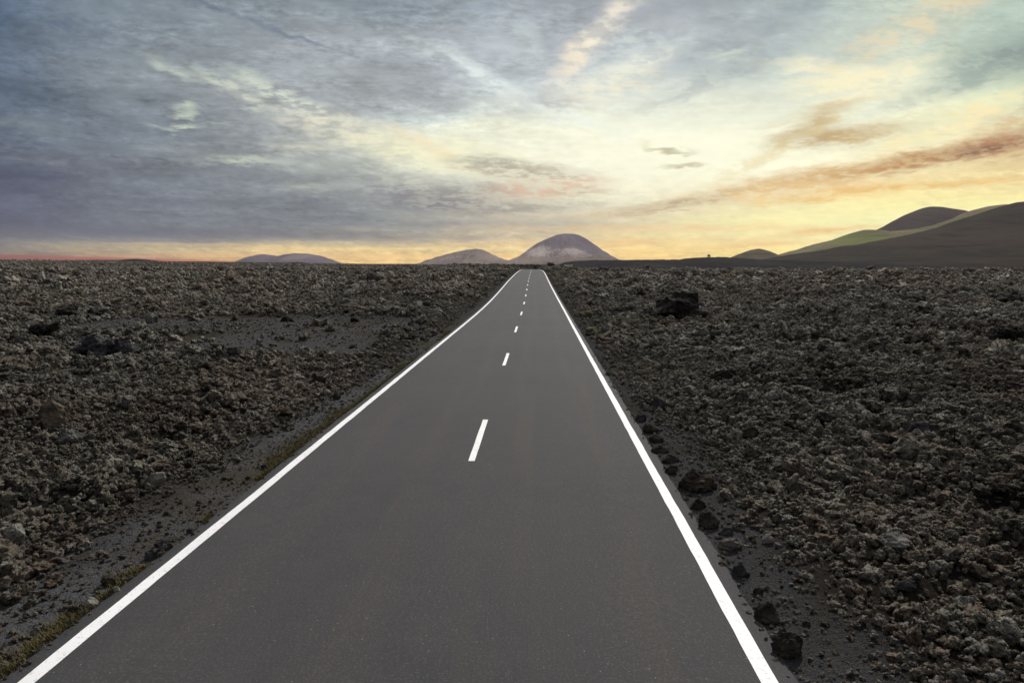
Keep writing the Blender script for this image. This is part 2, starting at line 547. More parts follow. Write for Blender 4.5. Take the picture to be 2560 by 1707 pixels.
def build_rubble(avoid):
    P = scatter()
    keep = np.ones(len(P), bool)
    for (ax, ay, ar) in avoid:
        keep &= (P[:, 0] - ax) ** 2 + (P[:, 1] - ay) ** 2 > (ar * .8) ** 2
    P = P[keep]
    n = len(P)
    z = terrain(P[:, 0], P[:, 1]) + P[:, 2] * rng.uniform(-.2, .75, n)
    pts = np.stack([P[:, 0], P[:, 1], z], 1)
    rot = np.stack([rng.normal(0, .5, n), rng.normal(0, .5, n), rng.uniform(0, 6.28, n)], 1)
    scl = P[:, 2:3] * np.stack([rng.uniform(.8, 1.3, n), rng.uniform(.8, 1.3, n), rng.uniform(.75, 1.25, n)], 1)
    tone = np.clip(.60 - .42 * sstep(45, 170, P[:, 1]) + .10 * (P[:, 0] > 0) + .42 * fbm(P[:, 0] / 4, P[:, 1] / 4, 91, 3) + rng.normal(0, .28, n), 0, 1)
    tone = np.where(rng.random(n) < .006, 1.0, np.minimum(tone, .96))
    hue = np.clip(.45 + .16 * sstep(45, 150, P[:, 1]) + .8 * fbm(P[:, 0] / 7, P[:, 1] / 7, 95, 2) + rng.normal(0, .2, n), 0, 1)
    NP = 22
    V = [pts]; Fc = []; grp = [np.full(n, -1)]; base = n
    for k in range(NP):
        if k % 2:
            v, f = rock_shape(500 + k, 4, 1.25, .8)
        else:
            # crusty clinker: several sharp crumbs welded into one block
            r_ = np.random.default_rng(700 + k); vs = []; fs = []; b_ = 0
            for q in range(7):
                v, f = rock_shape(800 + k * 9 + q, 3, 1.3, .85)
                o_ = r_.normal(size=3); o_ /= np.linalg.norm(o_)
                vs.append(v * r_.uniform(.30, .58) + o_ * r_.uniform(.3, .75) * np.array([1, 1, .65])); fs.append(f + b_); b_ += len(v)
            v = np.concatenate(vs); f = np.concatenate(fs)
        V.append(v); Fc.append(f + base); grp.append(np.full(len(v), k)); base += len(v)
    o = mesh_obj('lava_rubble', np.concatenate(V), np.concatenate(Fc), mat_rubble())
    me = o.data
    tot = base

    def attr(name, typ, arr, field):
        full = np.zeros((tot,) + arr.shape[1:], arr.dtype); full[:n] = arr
        a = me.attributes.new(name, typ, 'POINT'); a.data.foreach_set(field, full.ravel())
    attr('rot', 'FLOAT_VECTOR', rot.astype(np.float32), 'vector')
    attr('scl', 'FLOAT_VECTOR', scl.astype(np.float32), 'vector')
    attr('tone', 'FLOAT', tone.astype(np.float32), 'value')
    attr('hue', 'FLOAT', hue.astype(np.float32), 'value')
    attr('pick', 'INT', rng.integers(0, NP, n).astype(np.int32), 'value')
    a = me.attributes.new('proto', 'INT', 'POINT'); a.data.foreach_set('value', np.concatenate(grp).astype(np.int32))

    ng = bpy.data.node_groups.new('rubble_scatter', 'GeometryNodeTree')
    ng.interface.new_socket('Geometry', in_out='INPUT', socket_type='NodeSocketGeometry')
    ng.interface.new_socket('Geometry', in_out='OUTPUT', socket_type='NodeSocketGeometry')
    N, L = ng.nodes, ng.links
    gi = N.new('NodeGroupInput'); go = N.new('NodeGroupOutput')

    def na(name, typ):
        q = N.new('GeometryNodeInputNamedAttribute'); q.data_type = typ; q.inputs['Name'].default_value = name
        return [s for s in q.outputs if s.enabled and s.name == 'Attribute'][0]
    pr = na('proto', 'INT')
    cmpn = N.new('FunctionNodeCompare'); cmpn.data_type = 'INT'; cmpn.operation = 'GREATER_EQUAL'
    ia = [s for s in cmpn.inputs if s.enabled]
    L.new(pr, ia[0]); ia[1].default_value = 0
    sepn = N.new('GeometryNodeSeparateGeometry'); sepn.domain = 'POINT'
    L.new(gi.outputs[0], sepn.inputs[0]); L.new(cmpn.outputs[0], sepn.inputs['Selection'])
    spl = N.new('GeometryNodeSplitToInstances'); spl.domain = 'POINT'
    L.new(sepn.outputs['Selection'], spl.inputs[0]); L.new(pr, spl.inputs['Group ID'])
    m2p = N.new('GeometryNodeMeshToPoints'); L.new(sepn.outputs['Inverted'], m2p.inputs[0])
    iop = N.new('GeometryNodeInstanceOnPoints')
    L.new(m2p.outputs[0], iop.inputs['Points']); L.new(spl.outputs['Instances'], iop.inputs['Instance'])
    iop.inputs['Pick Instance'].default_value = True
    L.new(na('pick', 'INT'), iop.inputs['Instance Index'])
    L.new(na('rot', 'FLOAT_VECTOR'), iop.inputs['Rotation'])
    L.new(na('scl', 'FLOAT_VECTOR'), iop.inputs['Scale'])
    L.new(iop.outputs[0], go.inputs[0])
    md = o.modifiers.new('scatter', 'NODES'); md.node_group = ng
    print('RUBBLE', n)
    return tag(o, kind='stuff')


M = {}


def boulders():
    """rocks that can be told apart in the photo, each its own object"""
    M['black'] = mat_rock('black_basalt_with_shade', (.024, .0225, .021), (.075, .069, .060), .6)  # black stones; on the outcrops this dark tone also stands in for hollow shade
    M['brown'] = mat_rock('brown_basalt', (.034, .029, .025), (.085, .070, .056), .55, third=(.07, .045, .033))
    M['blue'] = mat_rock('blue_grey_basalt', (.034, .034, .038), (.085, .085, .090), .6)
    M['grey'] = mat_rock('grey_lichen_rock', (.055, .053, .05), (.17, .165, .15), .75)
    M['pale'] = mat_rock('pale_lichen_rock', (.07, .066, .06), (.24, .23, .205), .9)
    M['green'] = mat_rock('yellow_green_lichen_rock', (.04, .038, .026), (.13, .128, .075), .9)
    M['tan'] = mat_rock('tan_rock', (.055, .046, .036), (.16, .13, .10), .8)
    R = 'stones along the right road edge'
    Lg = 'stones along the left road edge'
    fr, fl = 'boulders in the right lava field', 'boulders in the left lava field'
    # px, py (centre of its foot), width px, height px, material, crag, group, label
    T = [
        (1649, 1025, 42, 32, 'blue', .7, R, 'rounded blue black boulder at the head of the stones beside the right edge line'),
        (1604, 1056, 26, 18, 'blue', .9, R, 'small blue grey stone nearest the right edge line, below the rounded boulder'),
        (1631, 1084, 38, 24, 'brown', 1.0, R, 'squat dark brown stone just below a small blue grey stone at the right verge'),
        (1643, 1108, 36, 18, 'brown', 1.2, R, 'low flat brown stone in the right verge, behind two crumbled ones'),
        (1652, 1134, 40, 20, 'brown', 1.2, R, 'crumbled brown stone with pitted top, between flat stones of the right verge'),
        (1678, 1160, 48, 20, 'brown', 1.1, R, 'wide low brown stone just beyond the roundish one of the right verge'),
        (1683, 1187, 32, 22, 'black', .8, R, 'roundish black stone just beyond the big reddish block on the right verge'),
        (1744, 1232, 98, 50, 'brown', 1.0, R, 'biggest reddish brown block lying on the right verge, black underneath'),
        (1752, 1276, 40, 38, 'black', 1.2, R, 'jagged black stone directly in front of the biggest reddish block'),
        (1775, 1322, 50, 42, 'brown', 1.2, R, 'pitted dark brown stone on the right verge beyond the flat grey topped one'),
        (1826, 1380, 60, 30, 'grey', .6, R, 'flat stone with smooth light grey top on the right verge'),
        (1818, 1340, 34, 18, 'blue', .8, R, 'small blue black stone touching the back of the flat grey topped one'),
        (1857, 1446, 42, 34, 'blue', .7, R, 'smooth dark blue stone standing alone on bare gravel of the right verge'),
        (1898, 1490, 26, 18, 'black', 1.0, R, 'tiny black stone between the smooth blue one and the large black ones'),
        (1926, 1562, 56, 50, 'black', 1.1, R, 'large coal black stone close to the right edge line, near the bottom'),
        (1960, 1588, 20, 16, 'black', 1.0, R, 'smallest dark pebble between two large black stones on the right verge'),
        (1985, 1650, 84, 62, 'brown', 1.0, R, 'nearest large dark stone on the right verge, partly sunk in gravel'),
        (2019, 1568, 24, 14, 'black', .9, R, 'flat black stone out on the dark gravel right of the large coal black one'),
        (1921, 1362, 30, 26, 'pale', .9, R, 'cream pale stone at the edge of the rubble beside the flat grey topped stone'),
        (1818, 1212, 30, 14, 'black', .9, R, 'dark sliver of rock on gravel to the right of the jagged black stone'),
        (406, 1378, 40, 26, 'blue', .7, Lg, 'rounded dark blue stone touching the asphalt left of the edge line, farther of two'),
        (370, 1402, 36, 28, 'blue', .7, Lg, 'rounded dark blue stone left of the edge line, nearer of the touching two'),
        (470, 1336, 22, 14, 'brown', 1.0, Lg, 'small brown stone at the left asphalt edge ahead of the dark blue pair'),
        (264, 1468, 46, 24, 'brown', 1.0, Lg, 'low brown stone on left gravel, dark beneath, between blue pair and pale rock'),
        (216, 1522, 50, 26, 'pale', .8, Lg, 'pale grey rock beside the left asphalt edge near the bottom'),
        (180, 1536, 30, 22, 'brown', .9, Lg, 'narrow brown stone leaning against the pale rock at the left asphalt edge'),
        (660, 1175, 26, 14, 'black', 1.0, Lg, 'small black clod on the left gravel strip beside dry grass'),
        (285, 1484, 24, 16, 'pale', .8, Lg, 'small white stone on the left gravel, just behind the low brown one'),
        (122, 1075, 80, 78, 'tan', .5, fl, 'large round brown boulder standing out in the left field'),
        (160, 1110, 64, 36, 'grey', .8, fl, 'flattened grey boulder in front of the large round brown one'),
        (315, 1022, 44, 28, 'grey', .7, fl, 'hollow edged grey boulder to the right of the large round brown one'),
        (382, 1218, 56, 40, 'pale', .6, fl, 'pale boulder with cream and tan faces in the near left field'),
        (28, 1362, 62, 50, 'pale', .7, fl, 'big pale whitish rock at the far left edge of the picture'),
        (578, 1008, 38, 24, 'pale', .8, fl, 'pale pinkish boulder midway between round brown boulder and road'),
        (633, 990, 30, 22, 'tan', .7, fl, 'tan boulder just behind and right of the pale pinkish one'),
        (816, 988, 22, 16, 'pale', .8, fl, 'small whitish rock close to the road, beside the dry grass strip'),
        (840, 1000, 24, 18, 'black', .9, fl, 'dark rock beside a small whitish one close to the road'),
        (575, 893, 44, 26, 'blue', .9, fl, 'blue grey rock at the near edge of the bare cinder clearing'),
        (548, 897, 26, 22, 'black', 1.0, fl, 'black rock leaning on the blue grey one at the clearing'),
        (768, 910, 56, 22, 'black', 1.0, fl, 'long black rock near the road end of the cinder clearing'),
        (372, 808, 30, 26, 'grey', .6, fl, 'grey block at the far side of the bare cinder clearing'),
        (1472, 796, 30, 20, 'green', .6, fr, 'yellow green lichen boulder beside the road on the right, farther of two'),
        (1480, 838, 36, 20, 'green', .6, fr, 'yellow green lichen boulder beside the road on the right, nearer of two'),
        (1496, 793, 32, 22, 'grey', .7, fr, 'light grey boulder right of the farther yellow green one'),
        (1880, 1102, 50, 32, 'brown', .6, fr, 'dark rounded boulder with shaded front in the near right field'),
        (1886, 1056, 20, 14, 'pale', .7, fr, 'small cream white rock just behind the dark rounded boulder'),
        (1752, 1024, 24, 15, 'pale', .7, fr, 'whitish rock in the right field level with the rounded blue black boulder'),
        (2318, 1092, 64, 38, 'blue', .4, fr, 'smooth blue grey boulder alone in the far right field'),
        (2170, 1365, 44, 26, 'tan', .8, fr, 'tan orange rock among grey rubble in the near right field'),
        (2275, 1490, 52, 30, 'blue', .5, fr, 'smooth slate grey rock with bare dark gravel before it'),
        (2240, 1385, 90, 46, 'grey', .9, fr, 'large light grey lichen rock in the near right field'),
        (2148, 1515, 26, 18, 'tan', .6, fr, 'small orange rock at the edge of the near gravel on the right'),
    ]
    avoid = []
    for i, (px, py, w, h, mt, cr, grp, lab) in enumerate(T):
        P = drop(px, py)
        dist = P[1]
        kf = 1.18 if grp is R else 1.0
        r = kf * w * dist / F / 2; hh = kf * h * dist / F
        v, f = rock_shape(40 + i, 4 if w < 60 else 5, cr * .62, 1.0)
        v = v / np.abs(v[:, 0]).max()
        zmax = v[:, 2].max()
        v = v * np.array([1, .9, 1]) * r
        sz = hh * 1.05 / (zmax * r * 1.45)
        v[:, 2] *= np.clip(sz, .45, 1.6)
        zc = v[:, 2].max() * (.24 if grp is R else .36)
        o = mesh_obj('lava_boulder' if 'field' in grp else 'verge_stone', v, f, M[mt])
        gz = float(terrain(P[0], P[1] + r * .7))
        o.location = (P[0], P[1] + r * .7, gz + zc)
        tag(o, lab, 'rock', grp)
        avoid.append((P[0], P[1] + r * .7, r * 1.15))

    # bigger outcrops: heaps of broken slabs grown together, shade of their hollows put into the black colour
    OC = [
        (1705, 798, 160, 76, 'black', 'large black lava outcrop with deep shadowed front right of the road'),
        (158, 795, 80, 36, 'black', 'black lava outcrop with a small twin on its right, left field'),
        (226, 792, 44, 24, 'black', 'smaller black outcrop right beside a larger one, left field'),
        (245, 893, 230, 62, 'blue', 'jagged blue black heap of slabs at the near side of the cinder clearing'),
        (96, 842, 110, 46, 'black', 'dark crumbling outcrop at left end of the cinder clearing'),
        (714, 805, 40, 18, 'black', 'little black outcrop beyond the cinder clearing, nearest the road'),
        (885, 806, 26, 15, 'black', 'tiny black outcrop by the road side beyond the clearing'),
        (2530, 760, 120, 40, 'black', 'long black outcrop at the far right edge of the picture'),
        (2290, 760, 110, 34, 'brown', 'dark brown outcrop in the right field, left of the long black one'),
        (2535, 850, 110, 40, 'black', 'black broken ledge at the right edge, nearer than the long outcrop'),
        (1160, 722, 70, 18, 'brown', 'low brown black outcrop left of the road, near the crest'),
        (2085, 930, 110, 26, 'brown', 'low dark ledge across the middle of the right field'),
        (2080, 1060, 90, 34, 'black', 'black hollow fronted ledge behind the smooth blue grey boulder'),
    ]
    for i, (px, py, w, h, mt, lab) in enumerate(OC):
        P = drop(px, py)
        dist = P[1]; W = w * dist / F; Hh = h * dist / F
        r = np.random.default_rng(900 + i)
        vs = []; fs = []; base = 0
        nb = 14
        for k in range(nb):
            t = (k + .5) / nb * 2 - 1
            t = t + r.uniform(-.06, .06)
            env = max(.25, 1 - abs(t) ** 2.2)
            v, f = rock_shape(1300 + i * 40 + k, 4, 1.2, .8)
            s = Hh * env * r.uniform(.42, .62)
            sx = max(s, W / nb * 1.1)
            v = v * np.array([sx, s * 1.1, s])
            v += np.array([t * (W / 2 - sx * .6), r.uniform(.1, .6) * Hh, s * r.uniform(.45, .95) + (Hh - 2 * s) * .4 * env * r.random()])
            vs.append(v); fs.append(f + base); base += len(v)
        o = mesh_obj('lava_outcrop', np.concatenate(vs), np.concatenate(fs), M[mt])
        rm = o.modifiers.new('grown', 'REMESH'); rm.mode = 'VOXEL'; rm.voxel_size = max(Hh / 26, .02)
        gz = float(terrain(P[0], P[1] + Hh * .3))
        o.location = (P[0], P[1] + Hh * .2, gz - .06 * Hh)
        tag(o, lab, 'rock outcrop', 'black lava outcrops')
        avoid.append((P[0], P[1] + Hh * .3, W * .32))
    return avoid


# ------------------------------------------------------------------ hills
def hill(name, outline, dist, front, back, mat, base_z=.3, power=1.6, rough=.05, seed=0, gully=0.0, nx=220, nt=90, ridge=None, foot=1.0):
    """outline: skyline in photo pixels at the ridge distance; falls away in front and behind"""
    xs = np.array([p[0] for p in outline], float); yy = np.array([p[1] for p in outline], float)
    t = np.linspace(0, 1, nx)
    # smooth monotone-ish resample
    s = np.linspace(xs[0], xs[-1], nx)
    h = np.interp(s, xs, yy)
    k = np.ones(7) / 7
    hp = np.convolve(np.pad(h, 3, mode='edge'), k, 'valid'); hp[0] = h[0]; hp[-1] = h[-1]
    hp = .65 * hp + .35 * h
    top = np.array([at_depth(a, b, dist) for a, b in zip(s, hp)])
    X = top[:, 0]; Z = np.maximum(top[:, 2] - base_z, 0)
    tt = np.concatenate([np.linspace(-1, 0, nt)[:-1], np.linspace(0, 1, nt // 2)])
    V = []
    hm = Z.max()
    for q in tt:
        a = abs(q)
        p = (1 - a ** power) if power >= 1 else (1 - a) ** (1 / power)
        p = (1 - a) ** foot * (1 + (foot - 1) * 0) if foot > 1.01 else p
        depth = front if q < 0 else back
        y = dist + q * depth
        xx = X * (y / dist) * (a * .5) + X * (1 - a * .5)
        n = fbm(xx / hm * 1.6, np.full(nx, y / hm * 1.6), seed, 4) * rough * hm
        g = gully * hm * (fbm(xx / hm * 7, np.full(nx, y / hm * .7), seed + 9, 3))
        w = sstep(0, .18, a) * sstep(0, .25, 1 - a)
        V.append(np.stack([xx, np.full(nx, y), base_z + Z * p + (n + g) * w * np.minimum(1, Z / hm * 3) - (1.2 + .03 * hm) * sstep(.9, 1, a)], 1))
    v = np.concatenate(V)
    o = mesh_obj(name, v, grid_faces(len(tt), nx), mat, smooth=True)
    return tag(o, kind='structure')


def build_hills():
    D = 2600.0
    c = at_depth(1400, 630, D)

    def pt(px, py, d): return tuple(at_depth(px, py, d))
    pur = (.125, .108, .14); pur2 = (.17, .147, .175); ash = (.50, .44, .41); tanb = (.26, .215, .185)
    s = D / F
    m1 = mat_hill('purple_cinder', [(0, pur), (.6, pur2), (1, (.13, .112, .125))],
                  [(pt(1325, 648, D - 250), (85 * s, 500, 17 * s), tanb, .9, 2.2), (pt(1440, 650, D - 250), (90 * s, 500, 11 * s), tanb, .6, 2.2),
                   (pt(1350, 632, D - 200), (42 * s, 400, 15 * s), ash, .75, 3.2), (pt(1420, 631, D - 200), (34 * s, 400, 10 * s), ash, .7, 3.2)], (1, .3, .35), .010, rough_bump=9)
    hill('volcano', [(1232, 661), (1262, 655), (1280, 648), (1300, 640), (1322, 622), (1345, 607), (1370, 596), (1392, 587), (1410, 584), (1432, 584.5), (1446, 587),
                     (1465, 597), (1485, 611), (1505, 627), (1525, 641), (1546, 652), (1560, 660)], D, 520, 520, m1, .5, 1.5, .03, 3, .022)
    m2 = mat_hill('mauve_cinder', [(0, (.15, .125, .13)), (.6, (.20, .168, .16)), (1, (.26, .22, .20))],
                  [(pt(1180, 645, 2250), (35 * s, 300, 9 * s), (.10, .086, .10), .8, 2.2),
                   (pt(1225, 650, 2250), (45 * s, 300, 16 * s), tanb, .7, 1.6)], (1, .3, .4), .012, rough_bump=7)
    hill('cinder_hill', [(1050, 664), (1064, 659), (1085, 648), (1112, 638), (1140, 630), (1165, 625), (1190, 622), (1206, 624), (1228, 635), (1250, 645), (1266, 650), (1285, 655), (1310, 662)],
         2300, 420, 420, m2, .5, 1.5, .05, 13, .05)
    m2b = mat_hill('tan_ash', [(0, (.15, .125, .11)), (1, (.22, .18, .15))], (), (1, .5, .5), .02, rough_bump=4)
    hill('ash_mound', [(1425, 659), (1450, 651), (1480, 640), (1500, 637), (1520, 642), (1535, 649), (1552, 659)], 2000, 150, 200, m2b, .5, 1.4, .05, 23)
    m3 = mat_hill('violet_far_cinder', [(0, (.088, .074, .105)), (1, (.135, .115, .145))],
                  [(pt(745, 643, 3400), (30 * 2, 400, 10 * 2), (.24, .2, .2), .6, 2.0)], (1, .3, .4), .01, rough_bump=9)
    hill('twin_hill', [(606, 663), (618, 655), (636, 641), (655, 635.5), (675, 637), (697, 641.5), (716, 636), (735, 633.5), (768, 634), (795, 638.5), (818, 648), (838, 660), (845, 663)],
         3600, 420, 420, m3, .5, 1.5, .03, 31, .03)
    # right hand range
    lines = .11
    md = mat_hill('dark_lava_slope', [(0, (.030, .027, .026)), (.5, (.037, .033, .028)), (1, (.046, .040, .031))],
                  [(pt(2570, 590, 950), (110, 500, 60), (.054, .041, .034), .6, 1.8),
                   (pt(2100, 650, 800), (60, 300, 9), (.034, .034, .038), .7, 1.5)], (1, 1, 1), .018, lines=.30, rough_bump=3)
    hill('dark_hill', [(1560, 661), (1700, 659), (1850, 655), (1930, 648), (2000, 634), (2080, 622), (2150, 611), (2220, 597), (2290, 583), (2360, 565), (2430, 541), (2490, 520), (2540, 506), (2600, 500), (2680, 508), (2800, 540), (2950, 600), (3060, 661)],
         1250, 640, 400, md, .3, 1.25, .045, 41, .03, nx=420, nt=140)
    mp = mat_hill('dark_purple_cinder', [(0, (.036, .027, .030)), (1, (.066, .046, .045))], (), (1, .5, .6), .012, rough_bump=5)
    hill('purple_peak', [(2120, 640), (2180, 585), (2200, 576), (2240, 553), (2275, 533), (2305, 521), (2325, 516.5), (2350, 517), (2385, 524), (2405, 530), (2440, 548), (2500, 590), (2560, 640)],
         2100, 450, 400, mp, .5, 1.4, .02, 51, .02)
    mg = mat_hill('grassy_slope_sun_patch', [(0, (.12, .112, .065)), (.5, (.16, .143, .085)), (1, (.195, .168, .11))],
                  [(pt(2150, 590, 1500), (62, 320, 22), (.15, .178, .06), .85, 1.4)], (1, .5, .5), .012, lines=.12, rough_bump=4)  # brighter green patch: sunlight on the knob painted into the slope colour
    hill('grassy_hill', [(1840, 662), (1900, 652), (1950, 640), (2000, 625), (2050, 608), (2100, 596), (2130, 583), (2160, 574.5), (2180, 574), (2205, 580), (2240, 577), (2290, 572), (2340, 562), (2400, 541), (2430, 526), (2470, 516), (2510, 511), (2560, 511), (2620, 520), (2700, 560), (2800, 640)],
         1650, 420, 400, mg, .5, 1.35, .03, 61, .015, nx=320)
    mk = mat_hill('olive_knoll', [(0, (.075, .065, .045)), (.6, (.11, .092, .065)), (1, (.135, .115, .08))], (), (1, .5, .6), .02, lines=.2, rough_bump=3)
    hill('knoll', [(1770, 664), (1805, 655), (1830, 645), (1860, 632), (1882, 624), (1897, 621.5), (1908, 624), (1925, 633), (1945, 640), (1975, 652), (2000, 662)],
         1500, 200, 240, mk, .5, 1.4, .04, 71)
    mb = mat_hill('blue_black_cinder', [(0, (.022, .022, .026)), (.5, (.030, .029, .032)), (1, (.046, .043, .041))], (), (1, 1, 1), .03, lines=.7, rough_bump=1.5)
    hill('cinder_terrace', [(1395, 667), (1410, 656), (1440, 652.5), (1480, 651), (1560, 650.5), (1640, 649.5), (1700, 650.5), (1722, 646), (1745, 643.8), (1770, 643.5), (1800, 645.5), (1830, 649), (1900, 651), (2000, 654), (2100, 660), (2200, 666)],
         760, 330, 150, mb, .3, 1.7, .10, 81, nx=300)


# ------------------------------------------------------------------ vegetation
def blades(name, pts, hmin, hmax, w, mat, per=7, lean=.5, parent=None):
    V = []; Fc = []; b = 0
    for (x, y, z) in pts:
        for _ in range(per):
            a = random.uniform(0, 6.28); hh = random.uniform(hmin, hmax); ln = random.uniform(.1, lean) * hh
            ox, oy = random.gauss(0, w * 2.2), random.gauss(0, w * 2.2)
            dx, dy = math.cos(a), math.sin(a)
            px_, py_ = -dy * w / 2, dx * w / 2
            p0 = (x + ox, y + oy, z - .01)
            V += [(p0[0] - px_, p0[1] - py_, p0[2]), (p0[0] + px_, p0[1] + py_, p0[2]),
                  (p0[0] + dx * ln * .4 + px_ * .7, p0[1] + dy * ln * .4 + py_ * .7, z + hh * .6), (p0[0] + dx * ln * .4 - px_ * .7, p0[1] + dy * ln * .4 - py_ * .7, z + hh * .6),
                  (p0[0] + dx * ln + px_ * .12, p0[1] + dy * ln + py_ * .12, z + hh), (p0[0] + dx * ln - px_ * .12, p0[1] + dy * ln - py_ * .12, z + hh)]
            Fc += [(b, b + 1, b + 2, b + 3), (b + 3, b + 2, b + 4, b + 5)]; b += 6
    return mesh_obj(name, V, Fc, mat, parent)


def leaf_cloud(n, lobes, size):
    """many leaf faces spread through a set of lobes (x,y,z,r)"""
    V = []; Fc = []; b = 0
    for _ in range(n):
        c = random.choice(lobes)
        d = np.random.default_rng(random.randrange(1 << 30)).normal(size=3); d /= np.linalg.norm(d)
        r = c[3] * random.uniform(.35, 1.0)
        p = np.array(c[:3]) + d * r * np.array([1, 1, .8])
        a = np.random.default_rng(random.randrange(1 << 30)).normal(size=(2, 3))
        a /= np.linalg.norm(a, axis=1)[:, None]
        s = size * random.uniform(.6, 1.4)
        V += [p - a[0] * s, p - a[1] * s * .5, p + a[0] * s, p + a[1] * s * .5]
        Fc.append((b, b + 1, b + 2, b + 3)); b += 4
    return np.array(V), np.array(Fc)


def tube(pts, rad, n=7):
    V = []; Fc = []
    for k, (p, r) in enumerate(zip(pts, rad)):
        for j in range(n):
            a = 6.2832 * j / n
            V.append((p[0] + r * math.cos(a), p[1] + r * math.sin(a), p[2]))
    for k in range(len(pts) - 1):
        for j in range(n):
            Fc.append((k * n + j, k * n + (j + 1) % n, (k + 1) * n + (j + 1) % n, (k + 1) * n + j))
    return V, Fc


def empty(name, loc):
    o = bpy.data.objects.new(name, None); COL.objects.link(o); o.location = loc
    return o


def surface_z(px, py, y):
    return at_depth(px, py, y)


def build_plants():
    leaf_dark = mat_plain('dark_leaf', (.030, .040, .020), (.05, .06, .03), 1.5)
    leaf_olive = mat_plain('olive_leaf', (.060, .066, .032), (.095, .095, .050), 1.5)
    leaf_yel = mat_plain('dry_leaf', (.17, .16, .075), (.24, .22, .11), 1.5)
    bark = mat_plain('bark', (.045, .036, .028), (.07, .055, .042), 4)
    # strip of dry grass at the left asphalt edge
    g = mat_plain('dry_grass_blade', (.085, .070, .026), (.15, .125, .05), 5)
    pts = []
    for _ in range(9000):
        y = random.uniform(4.2, 34)
        n = float(fbm(np.array([y * .35]), np.array([2.0]), 55, 2)[0]) + float(fbm(np.array([y * 1.6]), np.array([7.0]), 56, 2)[0]) * .7
        wid = .30 * max(0, min(1, .10 + n * 1.6))
        if 5.3 < y < 6.4: wid = max(wid, .20)
        if 10.5 < y < 22: wid = max(wid * 1.1, .07)
        if wid < .03: continue
        d = abs(random.gauss(0, .55)) * wid + .03
        x = float(xc(y)) - EDGE_L - d
        pts.append((x, y, float(terrain(x, y))))
    tag(blades('dry_grass', pts, .015, .055, .008, g, 5, 1.3), kind='stuff')
    # far sparse scrub on the plain below the volcano
    V = []; Fc = []; b = 0
    for _ in range(130):
        px = random.uniform(1120, 1345); y = random.uniform(520, 900)
        p = at_depth(px, 664, y); r = random.uniform(.5, 1.3) * (1.0 + y / 900)
        z = float(terrain(p[0], y))
        v, f = leaf_cloud(70, [(p[0] + random.gauss(0, r * .6), y, z + r * .6, r * .8) for _ in range(4)], r * .28)
        V.append(v); Fc.append(f + b); b += len(v)
    tag(mesh_obj('far_scrub', np.concatenate(V), np.concatenate(Fc), leaf_olive), kind='stuff')

    def shrub(px, py, y, wpx, hpx, mat, label, group, n=260, stem=True):
        p = at_depth(px, py, y)
        z = float(terrain(p[0], y)); zb = min(z, p[2])
        W = wpx * y / F; Hh = max(hpx * y / F, .3) + (p[2] - zb)
        o = empty('shrub', (p[0], y, zb))
        lob = []
        for _ in range(7):
            a = random.uniform(-1, 1)
            lob.append((a * W * .34, random.uniform(-.3, .3) * W, Hh * random.uniform(.35, .78), min(W, Hh) * random.uniform(.16, .34)))
        v, f = leaf_cloud(n, lob, max(W, Hh) * .05)
        mesh_obj('foliage', v, f, mat, o)
        vs = []; fs = []; b = 0
        for l in lob:
            v, f = tube([(0, 0, 0), (l[0] * .5, l[1] * .5, l[2] * .55), l[:3]], [W * .02, W * .014, W * .006], 5)
            vs += v; fs += [tuple(i + b for i in q) for q in f]; b = len(vs)
        mesh_obj('stem', vs, fs, bark, o)
        return tag(o, label, 'shrub', group)
    G = 'shrubs by the road crest'
    shrub(1342, 673, 262, 26, 13, leaf_dark, 'dark green shrub at the end of the road on the crest', G)
    shrub(1378, 674, 275, 46, 19, leaf_olive, 'broad olive shrub right of the road crest', G, 420)
    shrub(1415, 673, 290, 44, 15, leaf_olive, 'low wide olive shrub merging into the dark terrace, right of a broader one', G, 420)
    shrub(1296, 673, 270, 20, 7, leaf_dark, 'small dark shrub on the left of the road crest', G)
    shrub(1231, 671, 300, 22, 8, leaf_dark, 'dark green bush left of the road, below the dip between the two hills', G)
    shrub(1185, 669, 320, 30, 7, leaf_dark, 'low dark bush under the brown top of the left hill', G)
    S = 'pale scrub along the far edge of the right field'
    shrub(2128, 676, 215, 20, 15, leaf_yel, 'tall thin yellow green bush at far edge of right field below the grassy hill', S, 120)
    shrub(2044, 681, 200, 16, 10, leaf_yel, 'small yellow tuft at left end of the pale scrub row', S, 90)
    shrub(2322, 680, 205, 34, 7, leaf_yel, 'low yellow bush beside the dark spiky plant at far edge of right field', S, 120)
    shrub(2488, 681, 205, 44, 8, leaf_yel, 'widest pale yellow bush at far edge near the right side', S, 150)
    shrub(2292, 681, 205, 18, 6, leaf_yel, 'tiny pale yellow tuft left of the low yellow bush', S, 80)
    shrub(2194, 679, 205, 9, 15, leaf_dark, 'dark upright plant standing at far edge of right field', S, 160)
    shrub(2351, 679, 205, 10, 11, leaf_dark, 'dark plant at far edge of right field, right of the low yellow bush', S, 140)
    # lone green tuft at the right asphalt edge
    P = drop(1521, 938)
    tuft_mat = mat_plain('fresh_grass_blade', (.10, .115, .03), (.16, .17, .05), 9)
    o = blades('grass_tuft', [(random.gauss(0, .06), random.gauss(0, .06), 0) for _ in range(22)], .06, .18, .012, tuft_mat, 7, .9)
    o.location = (P[0], P[1], P[2] - .02)
    tag(o, 'single yellow green grass tuft at the right asphalt edge', 'grass tuft')

    # the lone tree on the terrace
    y = 740
    p = at_depth(1772, 646.0, y)
    t = empty('tree', (p[0], y, p[2] - .3))
    v, f = tube([(0, 0, -.6), (.05, 0, .7), (.2, .05, 1.5), (.1, 0, 2.6)], [.42, .34, .28, .14], 8)
    tr = mesh_obj('trunk', v, f, bark, t, True)
